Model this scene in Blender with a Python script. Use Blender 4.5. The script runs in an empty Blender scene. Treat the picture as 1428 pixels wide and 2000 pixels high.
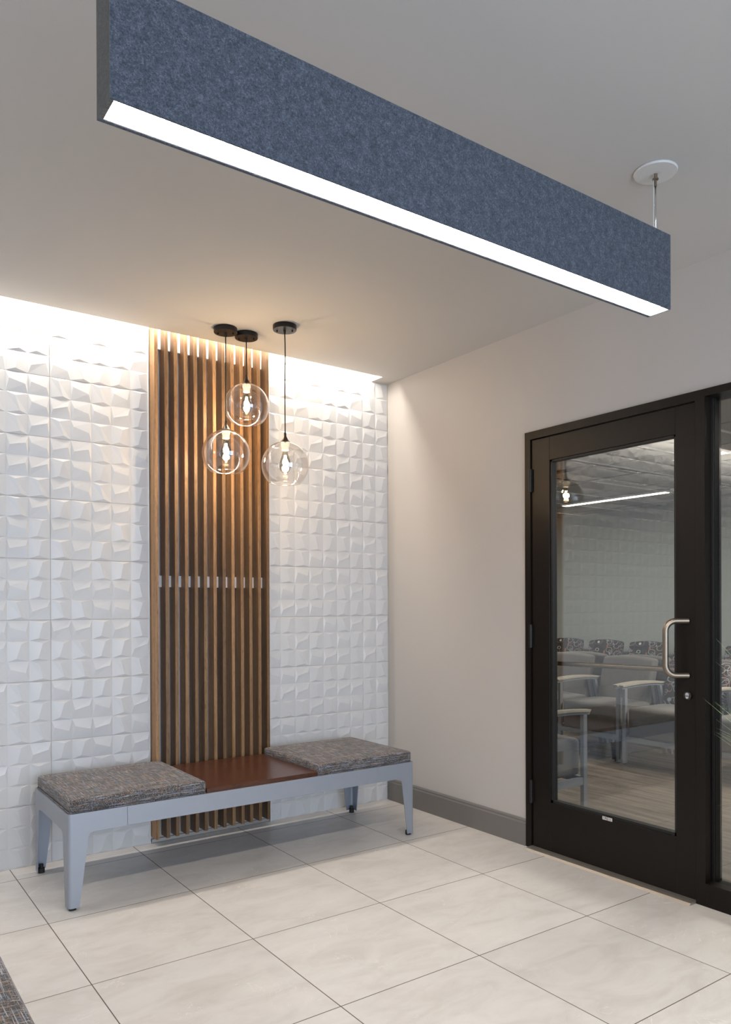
import bpy, bmesh, math, random
from mathutils import Vector, Matrix
random.seed(7)
PI = math.pi
scene = bpy.context.scene
C = scene.collection

# ------------------------------------------------------------------ camera
cam_d = bpy.data.cameras.new('camera')
cam = bpy.data.objects.new('camera', cam_d); C.objects.link(cam)
yaw, pit, rol = 0.61755, -0.003076, -0.003767
F = Vector((math.sin(yaw)*math.cos(pit), math.cos(yaw)*math.cos(pit), math.sin(pit)))
R = Vector((math.cos(yaw), -math.sin(yaw), 0)); U = R.cross(F)
R2 = R*math.cos(rol) + U*math.sin(rol); U2 = U*math.cos(rol) - R*math.sin(rol)
M = Matrix((( R2.x, U2.x, -F.x), (R2.y, U2.y, -F.y), (R2.z, U2.z, -F.z))).to_4x4()
M.translation = Vector((-3.0616, -4.0502, 1.284))
cam.matrix_world = M
cam_d.sensor_fit = 'HORIZONTAL'; cam_d.sensor_width = 36.0
cam_d.lens = 1493.86/1428*36.0
cam_d.shift_y = 187.05/1428
cam_d.clip_start = 0.05; cam_d.clip_end = 100
scene.camera = cam

# ------------------------------------------------------------------ colour management, light levels
vs = scene.view_settings
vs.view_transform = 'Standard'; vs.look = 'None'; vs.gamma = 1.0; vs.exposure = 0.09
vs.use_curve_mapping = False
L_DAY = 180      # daylight through the storefront behind the camera
L_COVE = 41      # LED strip in the ceiling slot
L_BEAM = 86.0    # emission of the linear pendant's diffuser
L_BULB = 6.5     # each filament bulb
L_WAIT = 88      # waiting room ceiling lights

w = bpy.data.worlds.new('world'); scene.world = w; w.use_nodes = True
w.node_tree.nodes['Background'].inputs[0].default_value = (0.55, 0.68, 0.9, 1)
w.node_tree.nodes['Background'].inputs[1].default_value = 0.8

def area(name, loc, rot, sx, sy, power, col, spread=PI):
    l = bpy.data.lights.new(name, 'AREA'); l.shape = 'RECTANGLE'; l.size = sx; l.size_y = sy
    l.energy = power; l.color = col; l.spread = spread
    o = bpy.data.objects.new(name, l); C.objects.link(o); o.location = loc; o.rotation_euler = rot
    return o
area('daylight', (-2.6, -6.9, 1.35), (PI/2, 0, 0), 4.2, 2.3, L_DAY, (0.68, 0.81, 1.0))
area('cove_strip_light', (-2.68, -0.090, 2.815), (0, 0, 0), 5.0, 0.034, L_COVE, (1.0, 0.92, 0.82))
area('waiting_room_light', (2.6, -1.9, 2.40), (0, 0, 0), 1.1, 1.1, L_WAIT, (1.0, 0.93, 0.84))
area('waiting_room_light', (2.4, 1.9, 2.40), (0, 0, 0), 1.1, 1.1, L_WAIT*0.5, (1.0, 0.95, 0.88))

# ------------------------------------------------------------------ material helpers
def new_mat(name):
    m = bpy.data.materials.new(name); m.use_nodes = True
    nt = m.node_tree; b = nt.nodes['Principled BSDF']
    return m, nt, b
def N(nt, t, **k):
    n = nt.nodes.new(t)
    for a, v in k.items(): setattr(n, a, v)
    return n
def mth(nt, op, a, b=None, c=None):
    n = nt.nodes.new('ShaderNodeMath'); n.operation = op
    for i, v in enumerate((a, b, c)):
        if v is None: continue
        if isinstance(v, (int, float)): n.inputs[i].default_value = v
        else: nt.links.new(v, n.inputs[i])
    return n.outputs[0]
def mixc(nt, fac, a, b, bt='MIX'):
    n = nt.nodes.new('ShaderNodeMix'); n.data_type = 'RGBA'; n.blend_type = bt
    for i, v in ((0, fac), (6, a), (7, b)):
        if isinstance(v, (int, float)): n.inputs[i].default_value = v
        elif isinstance(v, tuple): n.inputs[i].default_value = v if len(v) == 4 else (*v, 1)
        else: nt.links.new(v, n.inputs[i])
    return n.outputs[2]
def ramp(nt, fac, stops):
    n = nt.nodes.new('ShaderNodeValToRGB'); e = n.color_ramp.elements
    while len(e) < len(stops): e.new(0.5)
    for i, (p, c) in enumerate(stops):
        e[i].position = p; e[i].color = c if len(c) == 4 else (*c, 1)
    nt.links.new(fac, n.inputs[0]); return n.outputs[0]
def coords(nt, kind='Object', scale=(1, 1, 1), rot=(0, 0, 0)):
    t = N(nt, 'ShaderNodeTexCoord'); mp = N(nt, 'ShaderNodeMapping')
    mp.inputs['Scale'].default_value = scale; mp.inputs['Rotation'].default_value = rot
    nt.links.new(t.outputs[kind], mp.inputs[0]); return mp.outputs[0]
def noise(nt, vec, scale, detail=3, rough=0.5, dist=0.0):
    n = N(nt, 'ShaderNodeTexNoise'); n.inputs['Scale'].default_value = scale
    n.inputs['Detail'].default_value = detail; n.inputs['Roughness'].default_value = rough
    n.inputs['Distortion'].default_value = dist
    if vec is not None: nt.links.new(vec, n.inputs['Vector'])
    return n.outputs['Fac']
def bump(nt, b, h, strength, dist=0.002):
    n = N(nt, 'ShaderNodeBump'); n.inputs['Strength'].default_value = strength
    n.inputs['Distance'].default_value = dist
    nt.links.new(h, n.inputs['Height']); nt.links.new(n.outputs[0], b.inputs['Normal'])
def simple(name, col, rough=0.5, metal=0.0, bscale=None, bstr=0.1, var=0.0):
    m, nt, b = new_mat(name)
    b.inputs['Base Color'].default_value = (*col, 1)
    b.inputs['Roughness'].default_value = rough; b.inputs['Metallic'].default_value = metal
    if bscale or var:
        f = noise(nt, coords(nt), bscale or 30, 3)
        if var:
            c = mixc(nt, f, tuple(x*(1-var) for x in col), tuple(min(1, x*(1+var)) for x in col))
            nt.links.new(c, b.inputs['Base Color'])
        if bscale: bump(nt, b, f, bstr)
    return m
def emis(name, col, s):
    m, nt, b = new_mat(name)
    b.inputs['Base Color'].default_value = (*col, 1)
    b.inputs['Emission Color'].default_value = (*col, 1); b.inputs['Emission Strength'].default_value = s
    return m
def glass(name, tint, rough=0.0, r0=0.04):
    m = bpy.data.materials.new(name); m.use_nodes = True; nt = m.node_tree; nt.nodes.clear()
    out = N(nt, 'ShaderNodeOutputMaterial'); mx = N(nt, 'ShaderNodeMixShader')
    tr = N(nt, 'ShaderNodeBsdfTransparent'); tr.inputs[0].default_value = (*tint, 1)
    gl = N(nt, 'ShaderNodeBsdfGlossy'); gl.inputs['Roughness'].default_value = rough
    gl.inputs[0].default_value = (1, 1, 1, 1)
    lw = N(nt, 'ShaderNodeLayerWeight'); lw.inputs[0].default_value = 0.5
    f5 = mth(nt, 'POWER', lw.outputs['Facing'], 5.0)
    fr = mth(nt, 'MULTIPLY_ADD', f5, 1-r0, r0)
    nt.links.new(fr, mx.inputs[0]); nt.links.new(tr.outputs[0], mx.inputs[1]); nt.links.new(gl.outputs[0], mx.inputs[2])
    nt.links.new(mx.outputs[0], out.inputs[0]); return m

# ------------------------------------------------------------------ materials
def m_paint(name, col, rough=0.6):
    m, nt, b = new_mat(name)
    b.inputs['Base Color'].default_value = (*col, 1); b.inputs['Roughness'].default_value = rough
    bump(nt, b, noise(nt, coords(nt), 260, 2), 0.12, 0.001); return m
M_ceil = m_paint('ceiling_paint', (0.51, 0.49, 0.463), 0.85)
M_wall = m_paint('wall_paint', (0.48, 0.455, 0.43), 0.55)
M_wallw = m_paint('waiting_room_paint', (0.44, 0.47, 0.45), 0.6)
M_white = m_paint('white_paint', (0.8, 0.79, 0.77), 0.6)
M_base = simple('baseboard_paint', (0.165, 0.155, 0.145), 0.4, 0, 200, 0.05)
M_grout = simple('grout', (0.50, 0.44, 0.37), 0.9)
M_groovewall = m_paint('painted_board', (0.58, 0.57, 0.57), 0.5)

def mk_facet():
    m, nt, b = new_mat('faceted_ceramic')
    v = coords(nt)
    f = noise(nt, v, 900, 2)
    nt.links.new(mixc(nt, f, (0.59, 0.583, 0.575), (0.68, 0.673, 0.665)), b.inputs['Base Color'])
    b.inputs['Roughness'].default_value = 0.38
    b.inputs['Specular IOR Level'].default_value = 0.6
    bump(nt, b, noise(nt, v, 500, 3), 0.25, 0.001)
    return m
M_facet = mk_facet()

def line_mask(nt, comp, x0, p, hw):
    """1 on a grout line at x0 + k*p"""
    a = mth(nt, 'SUBTRACT', comp, x0 - p/2); a = mth(nt, 'DIVIDE', a, p); a = mth(nt, 'FRACT', a)
    a = mth(nt, 'SUBTRACT', a, 0.5); a = mth(nt, 'ABSOLUTE', a); a = mth(nt, 'MULTIPLY', a, p)
    return mth(nt, 'LESS_THAN', a, hw)
def mk_floor():
    m, nt, b = new_mat('porcelain_floor_tile')
    v = coords(nt); s = N(nt, 'ShaderNodeSeparateXYZ'); nt.links.new(v, s.inputs[0])
    gx = line_mask(nt, s.outputs[0], -2.3222, 0.6085, 0.0019)
    gy = line_mask(nt, s.outputs[1], -0.1713, 0.6121, 0.0019)
    g = mth(nt, 'MAXIMUM', gx, gy)
    # per tile shift
    ix = mth(nt, 'FLOOR', mth(nt, 'DIVIDE', mth(nt, 'ADD', s.outputs[0], 2.3222), 0.6085))
    iy = mth(nt, 'FLOOR', mth(nt, 'DIVIDE', mth(nt, 'ADD', s.outputs[1], 0.1713), 0.6121))
    cb = N(nt, 'ShaderNodeCombineXYZ'); nt.links.new(ix, cb.inputs[0]); nt.links.new(iy, cb.inputs[1])
    wn = N(nt, 'ShaderNodeTexWhiteNoise'); nt.links.new(cb.outputs[0], wn.inputs[0])
    sc = N(nt, 'ShaderNodeVectorMath', operation='SCALE'); nt.links.new(wn.outputs['Color'], sc.inputs[0]); sc.inputs['Scale'].default_value = 7
    ad = N(nt, 'ShaderNodeVectorMath', operation='ADD'); nt.links.new(v, ad.inputs[0]); nt.links.new(sc.outputs[0], ad.inputs[1])
    tv = ad.outputs[0]
    st = N(nt, 'ShaderNodeMapping'); st.inputs['Scale'].default_value = (1, 2.2, 1); nt.links.new(tv, st.inputs[0])
    cloud = noise(nt, st.outputs[0], 4.5, 8, 0.62, 0.6)
    c = ramp(nt, cloud, [(0.3, (0.585, 0.555, 0.525)), (0.52, (0.67, 0.645, 0.62)), (0.72, (0.715, 0.695, 0.67))])
    vn = noise(nt, tv, 2.6, 5, 0.6, 1.2)
    vein = mth(nt, 'LESS_THAN', mth(nt, 'ABSOLUTE', mth(nt, 'SUBTRACT', vn, 0.5)), 0.0028)
    brk = mth(nt, 'GREATER_THAN', noise(nt, tv, 3.1, 2), 0.53)
    vein = mth(nt, 'MULTIPLY', mth(nt, 'MULTIPLY', vein, brk), 0.55)
    c = mixc(nt, vein, c, (0.82, 0.78, 0.73))
    fine = noise(nt, tv, 60, 4, 0.7)
    c = mixc(nt, mth(nt, 'MULTIPLY', fine, 0.12), c, (0.50, 0.43, 0.37))
    tone = mth(nt, 'MULTIPLY_ADD', wn.outputs['Value'], 0.06, 0.97)
    vm = N(nt, 'ShaderNodeVectorMath', operation='SCALE'); nt.links.new(c, vm.inputs[0]); nt.links.new(tone, vm.inputs['Scale'])
    c = mixc(nt, g, vm.outputs[0], (0.13, 0.105, 0.085))
    nt.links.new(c, b.inputs['Base Color'])
    nt.links.new(mth(nt, 'MULTIPLY_ADD', g, 0.5, 0.36), b.inputs['Roughness'])
    bump(nt, b, mth(nt, 'SUBTRACT', mth(nt, 'MULTIPLY', fine, 0.08), g), 0.35, 0.002)
    return m
M_floor = mk_floor()

def mk_wood(name, dark, light, zscale=2.5, cross=70, rough=0.45, axis=2, rnd=0.75):
    m, nt, b = new_mat(name)
    sc = [cross]*3; sc[axis] = zscale
    t = N(nt, 'ShaderNodeTexCoord'); oi = N(nt, 'ShaderNodeObjectInfo')
    off = N(nt, 'ShaderNodeVectorMath', operation='ADD')
    cb = N(nt, 'ShaderNodeCombineXYZ')
    k = mth(nt, 'MULTIPLY', oi.outputs['Random'], 9.0)
    for i in range(3): nt.links.new(k, cb.inputs[i])
    nt.links.new(t.outputs['Object'], off.inputs[0]); nt.links.new(cb.outputs[0], off.inputs[1])
    mp = N(nt, 'ShaderNodeMapping'); mp.inputs['Scale'].default_value = sc; nt.links.new(off.outputs[0], mp.inputs[0])
    g = noise(nt, mp.outputs[0], 1.0, 5, 0.65, 0.4)
    mp2 = N(nt, 'ShaderNodeMapping'); s2 = [cross*6]*3; s2[axis] = zscale*10; mp2.inputs['Scale'].default_value = s2
    nt.links.new(off.outputs[0], mp2.inputs[0])
    p = noise(nt, mp2.outputs[0], 1.0, 2, 0.5)
    c = ramp(nt, g, [(0.3, dark), (0.7, light)])
    c = mixc(nt, mth(nt, 'MULTIPLY', mth(nt, 'LESS_THAN', p, 0.40), 0.55), c, tuple(x*0.35 for x in dark))
    tone = mth(nt, 'MULTIPLY_ADD', oi.outputs['Random'], rnd, 1-rnd/2)
    vm = N(nt, 'ShaderNodeVectorMath', operation='SCALE'); nt.links.new(c, vm.inputs[0]); nt.links.new(tone, vm.inputs['Scale'])
    nt.links.new(vm.outputs[0], b.inputs['Base Color'])
    b.inputs['Roughness'].default_value = rough
    bump(nt, b, p, 0.15, 0.001)
    return m
M_slat = mk_wood('oak_slat', (0.17, 0.085, 0.035), (0.33, 0.19, 0.085))
M_top = mk_wood('walnut_laminate', (0.058, 0.019, 0.010), (0.085, 0.030, 0.015), 3, 30, 0.28, 0, 0)

def mk_planks():
    m, nt, b = new_mat('grey_oak_plank')
    br = N(nt, 'ShaderNodeTexBrick'); v = coords(nt, 'Object', (1, 1, 1), (0, 0, PI/2))
    nt.links.new(v, br.inputs['Vector'])
    br.inputs['Scale'].default_value = 1; br.inputs['Brick Width'].default_value = 1.2; br.inputs['Row Height'].default_value = 0.18
    br.inputs['Mortar Size'].default_value = 0.001
    br.inputs['Color1'].default_value = (0.18, 0.142, 0.112, 1); br.inputs['Color2'].default_value = (0.235, 0.19, 0.155, 1)
    br.inputs['Mortar'].default_value = (0.09, 0.07, 0.055, 1)
    g = noise(nt, coords(nt, 'Object', (14, 1.0, 1)), 1.6, 6, 0.65, 0.6)
    c = mixc(nt, 0.85, br.outputs[0], ramp(nt, g, [(0.40, (0.28, 0.26, 0.25)), (0.60, (1.0, 0.98, 0.95))]), 'MULTIPLY')
    nt.links.new(c, b.inputs['Base Color']); b.inputs['Roughness'].default_value = 0.42
    return m
M_plank = mk_planks()

def mk_tweed():
    m, nt, b = new_mat('tweed_fabric')
    def threads(axis, thick, along, th, seed):
        sc = [thick]*3; sc[axis] = along
        mp = coords(nt, 'Object', tuple(sc))
        ad = N(nt, 'ShaderNodeVectorMath', operation='ADD'); ad.inputs[1].default_value = (seed, seed*1.7, seed*0.3)
        nt.links.new(mp, ad.inputs[0])
        return mth(nt, 'GREATER_THAN', noise(nt, ad.outputs[0], 1.0, 1, 0.4), th)
    fine = noise(nt, coords(nt, 'Object', (1, 1, 1)), 420, 2, 0.6)
    c = ramp(nt, fine, [(0.40, (0.010, 0.0095, 0.0095)), (0.56, (0.04, 0.037, 0.035)), (0.68, (0.17, 0.16, 0.15))])
    for axis, cols in ((0, ((0.34, 0.36, 0.40), (0.42, 0.19, 0.07), (0.22, 0.28, 0.38))), (1, ((0.40, 0.37, 0.32), (0.20, 0.26, 0.36), (0.46, 0.22, 0.08)))):
        for i, col in enumerate(cols):
            c = mixc(nt, mth(nt, 'MULTIPLY', threads(axis, 400 + 40*i, 11, 0.655, 3.1*i+axis*11), 0.55 if col[0] > col[2]*2 else 0.85), c, col)
    # upright threads on the cushion's sides
    c = mixc(nt, mth(nt, 'MULTIPLY', threads(2, 150, 12, 0.70, 5.5), 0.4), c, (0.30, 0.33, 0.38))
    nt.links.new(c, b.inputs['Base Color']); b.inputs['Roughness'].default_value = 0.85
    b.inputs['Sheen Weight'].default_value = 0.15
    bump(nt, b, fine, 0.5, 0.0015)
    return m
M_tweed = mk_tweed()

def mk_felt(name, dark, mid, light):
    m, nt, b = new_mat(name)
    v = coords(nt)
    a = noise(nt, v, 230, 4, 0.7, 1.0); q = noise(nt, v, 45, 4, 0.65)
    f = mth(nt, 'ADD', mth(nt, 'MULTIPLY', a, 0.7), mth(nt, 'MULTIPLY', q, 0.3))
    nt.links.new(ramp(nt, f, [(0.38, dark), (0.5, mid), (0.63, light)]), b.inputs['Base Color'])
    b.inputs['Roughness'].default_value = 0.95; b.inputs['Sheen Weight'].default_value = 0.1
    bump(nt, b, a, 0.4, 0.001); return m
M_felt = mk_felt('blue_felt', (0.027, 0.031, 0.041), (0.056, 0.066, 0.086), (0.125, 0.145, 0.178))
M_feltg = mk_felt('greyer_felt', (0.07, 0.068, 0.065), (0.11, 0.108, 0.10), (0.16, 0.155, 0.145))
M_greyfab = mk_felt('grey_upholstery', (0.125, 0.112, 0.104), (0.14, 0.127, 0.118), (0.155, 0.14, 0.13))

def mk_leafy():
    m, nt, b = new_mat('leaf_outline_fabric')
    c = (0.022, 0.021, 0.025)
    src = c
    for i, (rot, sc, col, r0) in enumerate((((0.3, 0.2, 0.4), (9, 9, 15), (0.62, 0.58, 0.50), 0.36), ((1.1, 0.5, 1.3), (15, 9, 9), (0.34, 0.38, 0.46), 0.40), ((2.0, 0.9, 0.2), (8, 13, 8), (0.33, 0.13, 0.09), 0.38), ((0.1, 1.4, 0.9), (11, 8, 14), (0.22, 0.22, 0.25), 0.42))):
        v = coords(nt, 'Object', tuple(0.8*q for q in sc), rot)
        vo = N(nt, 'ShaderNodeTexVoronoi'); vo.inputs['Scale'].default_value = 1.0; vo.inputs['Randomness'].default_value = 0.6
        nt.links.new(v, vo.inputs['Vector'])
        ring = mth(nt, 'LESS_THAN', mth(nt, 'ABSOLUTE', mth(nt, 'SUBTRACT', vo.outputs['Distance'], r0)), 0.016)
        src = mixc(nt, ring, src, col)
    nt.links.new(src, b.inputs['Base Color']); b.inputs['Roughness'].default_value = 0.8
    return m
M_leafy = mk_leafy()

M_silver = simple('silver_powder_coat', (0.31, 0.335, 0.38), 0.42, 0.35, 600, 0.05)
M_black = simple('black_anodised_frame', (0.0085, 0.006, 0.0045), 0.33, 0.0, 500, 0.05)
M_black.node_tree.nodes['Principled BSDF'].inputs['Specular IOR Level'].default_value = 0.22
M_blackm = simple('matt_black_metal', (0.012, 0.010, 0.009), 0.4, 0.3)
M_rubber = simple('black_rubber', (0.012, 0.012, 0.012), 0.6)
M_gasket = simple('rubber_gasket', (0.006, 0.006, 0.006), 0.55)
M_nickel = simple('satin_nickel', (0.29, 0.235, 0.18), 0.38, 1.0)
M_alu = simple('mill_aluminium', (0.5, 0.47, 0.43), 0.45, 0.9, 150, 0.2)
M_chrome = simple('chrome', (0.75, 0.75, 0.75), 0.15, 1.0)
M_bronze = simple('dark_bronze', (0.09, 0.075, 0.065), 0.3, 0.9)
M_porc = simple('white_socket', (0.75, 0.74, 0.72), 0.4)
M_disc = simple('white_disc', (0.6, 0.585, 0.565), 0.5)
M_cord = simple('black_cord', (0.01, 0.009, 0.008), 0.6)
M_wcord = simple('clear_cord', (0.6, 0.58, 0.55), 0.3)
M_taupe = simple('taupe_arm_cap', (0.42, 0.37, 0.31), 0.45, 0, 60, 0.1, 0.12)
M_label = simple('sticker_paper', (0.62, 0.58, 0.55), 0.6)
M_print = simple('sticker_ink', (0.06, 0.05, 0.05), 0.6)
M_lcell = simple('ceiling_panel', (0.34, 0.335, 0.33), 0.9, 0, 300, 0.3, 0.05)
M_tbar = simple('white_tbar', (0.85, 0.87, 0.9), 0.4)
M_dark = simple('dark_slot', (0.02, 0.02, 0.02), 0.8)
M_leaf = simple('grass_blade', (0.32, 0.52, 0.22), 0.5, 0, None, 0, 0.0)
M_leaf2 = simple('pale_grass_blade', (0.55, 0.62, 0.30), 0.5)
M_pot = simple('charcoal_pot', (0.05, 0.05, 0.052), 0.5, 0, 60, 0.1)
M_soil = simple('soil', (0.03, 0.02, 0.015), 0.95, 0, 80, 0.8, 0.4)
M_glass = glass('door_glass', (0.93, 0.95, 0.94), 0.0, 0.085)
M_globe = glass('globe_glass', (0.985, 0.975, 0.965), 0.0, 0.08)
M_bulbg = glass('bulb_glass', (0.97, 0.93, 0.86), 0.0, 0.05)
M_diff = emis('lit_diffuser', (1.0, 0.91, 0.80), L_BEAM)
M_fil = emis('glowing_filament', (1.0, 0.72, 0.38), 160)
M_lin = emis('lit_linear_light', (1.0, 0.86, 0.66), 9)
M_tro = emis('lit_panel', (1.0, 0.95, 0.9), 4)

# ------------------------------------------------------------------ mesh helpers
def box(bm, x0, x1, y0, y1, z0, z1):
    vs_ = [bm.verts.new(p) for p in ((x0,y0,z0),(x1,y0,z0),(x1,y1,z0),(x0,y1,z0),(x0,y0,z1),(x1,y0,z1),(x1,y1,z1),(x0,y1,z1))]
    for f in ((3,2,1,0),(4,5,6,7),(0,1,5,4),(1,2,6,5),(2,3,7,6),(3,0,4,7)):
        bm.faces.new([vs_[i] for i in f])
    return vs_
def bevel(bm, w_, seg=2):
    bmesh.ops.bevel(bm, geom=list(bm.edges), offset=w_, segments=seg, profile=0.5, affect='EDGES', clamp_overlap=True)
def frame_of(d):
    d = d.normalized(); a = Vector((0,0,1)) if abs(d.z) < 0.9 else Vector((1,0,0))
    u = d.cross(a).normalized(); return u, d.cross(u).normalized()
def tube(bm, pts, r, n=12, cap=True):
    pts = [Vector(p) for p in pts]; rs = r if isinstance(r, (list, tuple)) else [r]*len(pts)
    rings = []; u = None
    for i, p in enumerate(pts):
        d = (pts[min(i+1, len(pts)-1)] - pts[max(i-1, 0)]).normalized()
        if u is None: u, v = frame_of(d)
        else:
            u = (u - d*u.dot(d)).normalized(); v = d.cross(u)
        rings.append([bm.verts.new(p + (u*math.cos(2*PI*k/n) + v*math.sin(2*PI*k/n))*rs[i]) for k in range(n)])
    for a, b_ in zip(rings, rings[1:]):
        for k in range(n): bm.faces.new((a[k], a[(k+1)%n], b_[(k+1)%n], b_[k]))
    if cap: bm.faces.new(rings[0][::-1]); bm.faces.new(rings[-1])
def lathe(bm, prof, cx=0, cy=0, n=40, closed=False):
    rings = []
    for r, z in prof:
        if r < 1e-6: rings.append([bm.verts.new((cx, cy, z))])
        else: rings.append([bm.verts.new((cx + r*math.cos(2*PI*k/n), cy + r*math.sin(2*PI*k/n), z)) for k in range(n)])
    prs = list(zip(rings, rings[1:]))
    if closed: prs.append((rings[-1], rings[0]))
    for a, b_ in prs:
        for k in range(n):
            k2 = (k+1) % n
            if len(a) == 1 and len(b_) == 1: continue
            if len(a) == 1: bm.faces.new((a[0], b_[k], b_[k2]))
            elif len(b_) == 1: bm.faces.new((a[k], b_[0], a[k2]))
            else: bm.faces.new((a[k], b_[k], b_[k2], a[k2]))
def absloc(o):
    v = Vector((0,0,0))
    while o is not None: v += o.location; o = o.parent
    return v
def obj(name, bm, m, parent=None, smooth=False, world=False, shade=None):
    """link one mesh object; world=True: the mesh was given in world coordinates"""
    if world and parent is not None:
        bmesh.ops.translate(bm, verts=bm.verts, vec=-absloc(parent))
    bmesh.ops.recalc_face_normals(bm, faces=bm.faces)
    me = bpy.data.meshes.new(name); bm.to_mesh(me); bm.free()
    if m: me.materials.append(m)
    if smooth:
        for p in me.polygons: p.use_smooth = True
        if shade: me.set_sharp_from_angle(angle=math.radians(shade))
    o = bpy.data.objects.new(name, me); C.objects.link(o)
    if parent: o.parent = parent
    return o
def B(): return bmesh.new()
def tag(o, label, cat, group=None, kind=None):
    if label: o['label'] = label
    if cat: o['category'] = cat
    if group: o['group'] = group
    if kind: o['kind'] = kind
    return o
def thing(name, label, cat, loc=(0,0,0), rz=0, group=None, kind=None):
    o = bpy.data.objects.new(name, None); C.objects.link(o); o.location = loc; o.rotation_euler = (0,0,rz)
    o.empty_display_size = 0.1
    return tag(o, label, cat, group, kind)
def dup(root, loc, rz=None, label=None, group=None, scale=None):
    r = root.copy(); C.objects.link(r); r.location = loc
    if rz is not None: r.rotation_euler = (0,0,rz)
    if scale: r.scale = scale
    if label: r['label'] = label
    if group: r['group'] = group
    for ch in list(root.children):
        c = ch.copy(); C.objects.link(c); c.parent = r
        for g in list(ch.children):
            d = g.copy(); C.objects.link(d); d.parent = c
    return r
def struct(name, bm, m, label, cat='structure', parent=None, **k):
    o = obj(name, bm, m, parent, **k)
    if parent is None: tag(o, label, cat, None, 'structure')
    return o

# ------------------------------------------------------------------ the room shell
H = 2.746
HT = 3.0                      # top of the light trough
XL, YB = -5.2, -6.8           # left side and street side of the lobby
bm = B(); box(bm, XL, 0.06, YB, 0.0, -0.05, 0.0)
struct('floor', bm, M_floor, 'large square beige stone-look porcelain floor tiles with thin brown joints', 'floor')
bm = B(); box(bm, 0.06, 5.05, -5.0, 5.1, -0.05, 0.0)
struct('floor', bm, M_plank, 'grey-brown wood-look plank floor of the waiting room beyond the glass', 'floor')
bm = B(); box(bm, XL, 0.0, YB, -0.122, H, H+0.06); box(bm, -0.13, 0.0, -0.122, 0.0, H, H+0.06)
box(bm, XL, -0.13, -0.15, -0.122, H+0.06, HT); box(bm, XL, -0.13, -0.15, 0.02, HT, HT+0.03); box(bm, -0.13, -0.10, -0.15, 0.02, H+0.06, HT)
struct('ceiling', bm, M_ceil, 'smooth warm white painted ceiling with a narrow light slot along the tiled wall', 'ceiling')
bm = B(); box(bm, -5.2, 0.14, 0.016, 0.12, -0.05, HT+0.03)
struct('wall_rear', bm, M_groovewall, 'plain grey painted wall board showing between the wood slats', 'wall')

def facet_wall():
    bm = B(); p = 0.1017; hgt = 0.0064; g = 0.0011
    rnd = random.Random(3)
    def cell(x0, x1, z0, z1, lx, rx, bz, tz):
        # lx,rx,bz,tz: is this side a tile joint
        xa, xb = x0+(g if lx else 0), x1-(g if rx else 0); za, zb = z0+(g if bz else 0), z1-(g if tz else 0)
        W_, H_ = xb-xa, zb-za
        c = [(xa,0,za),(xb,0,za),(xb,0,zb),(xa,0,zb)]
        k = rnd.random(); s = rnd.choice((-1, 1)); j = lambda: rnd.uniform(-0.03, 0.03)
        hh = hgt*rnd.uniform(0.85, 1.2)
        V_ = [bm.verts.new(q) for q in c]
        if k < 0.42:     # ridge runs across
            a = (xa+W_*(0.14+j()), -hh, za+H_*(0.54+s*0.10+j())); b_ = (xa+W_*(0.86+j()), -hh, za+H_*(0.54-s*0.10+j()))
            A_, Bv = bm.verts.new(a), bm.verts.new(b_)
            bm.faces.new((V_[0], V_[1], Bv, A_)); bm.faces.new((V_[1], V_[2], Bv)); bm.faces.new((V_[2], V_[3], A_, Bv)); bm.faces.new((V_[3], V_[0], A_))
        else:            # ridge runs up and down
            a = (xa+W_*(0.52+s*0.10+j()), -hh, za+H_*(0.13+j())); b_ = (xa+W_*(0.52-s*0.10+j()), -hh, za+H_*(0.86+j()))
            A_, Bv = bm.verts.new(a), bm.verts.new(b_)
            bm.faces.new((V_[0], V_[1], A_)); bm.faces.new((V_[1], V_[2], Bv, A_)); bm.faces.new((V_[2], V_[3], Bv)); bm.faces.new((V_[3], V_[0], A_, Bv))
    rows = range(0, 30)
    zs = [-0.003 + i*p for i in rows]
    def seam_z(i): return i % 3 == 0
    # left of the slats
    xs = [-2.126 + i*p for i in range(-30, 5)] + [-1.621]
    for i, z in enumerate(zs[:-1]):
        for a, (x0, x1) in enumerate(zip(xs, xs[1:])):
            ia = a-30
            cell(x0, x1, z, zs[i+1], ia % 6 == 0, (ia+1) % 6 == 0, seam_z(i), seam_z(i+1))
    xs = [-0.889] + [-0.0 - i*p for i in range(8, 0, -1)] + [-0.002]
    for i, z in enumerate(zs[:-1]):
        for a, (x0, x1) in enumerate(zip(xs, xs[1:])):
            cell(x0, x1, z, zs[i+1], False, a == 8, seam_z(i), seam_z(i+1))
    bmesh.ops.recalc_face_normals(bm, faces=bm.faces)
    # make all faces look into the room
    for f in bm.faces:
        f.normal_update()
        if f.normal.y > 0: f.normal_flip()
    me = bpy.data.meshes.new('wall_left'); bm.to_mesh(me); bm.free(); me.materials.append(M_facet)
    o = bpy.data.objects.new('wall_left', me); C.objects.link(o); return o
tag(facet_wall(), 'white three-dimensional faceted ceramic tile wall behind the bench', 'wall', None, 'structure')
bm = B(); box(bm, -5.19, -1.6205, 0.0015, 0.016, -0.003, HT); box(bm, -0.8895, -0.0, 0.0015, 0.016, -0.003, HT)
struct('trim_1', bm, M_grout, 'thin beige grout bed behind the faceted wall tiles', 'grout')
bm = B(); box(bm, -1.6225, -1.6195, -0.006, 0.016, 0.0, HT); box(bm, -0.8895, -0.8865, -0.006, 0.016, 0.0, HT)
struct('trim_2', bm, M_white, 'slim pale edge strips where the wall tiles stop at the wood slats', 'edge strip')
bm = B(); box(bm, -1.612, -0.895, -0.004, 0.016, 0.004, 0.02)
struct('trim_3', bm, M_alu, 'low metal profile at the foot of the wall under the wood slats', 'edge strip')

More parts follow.
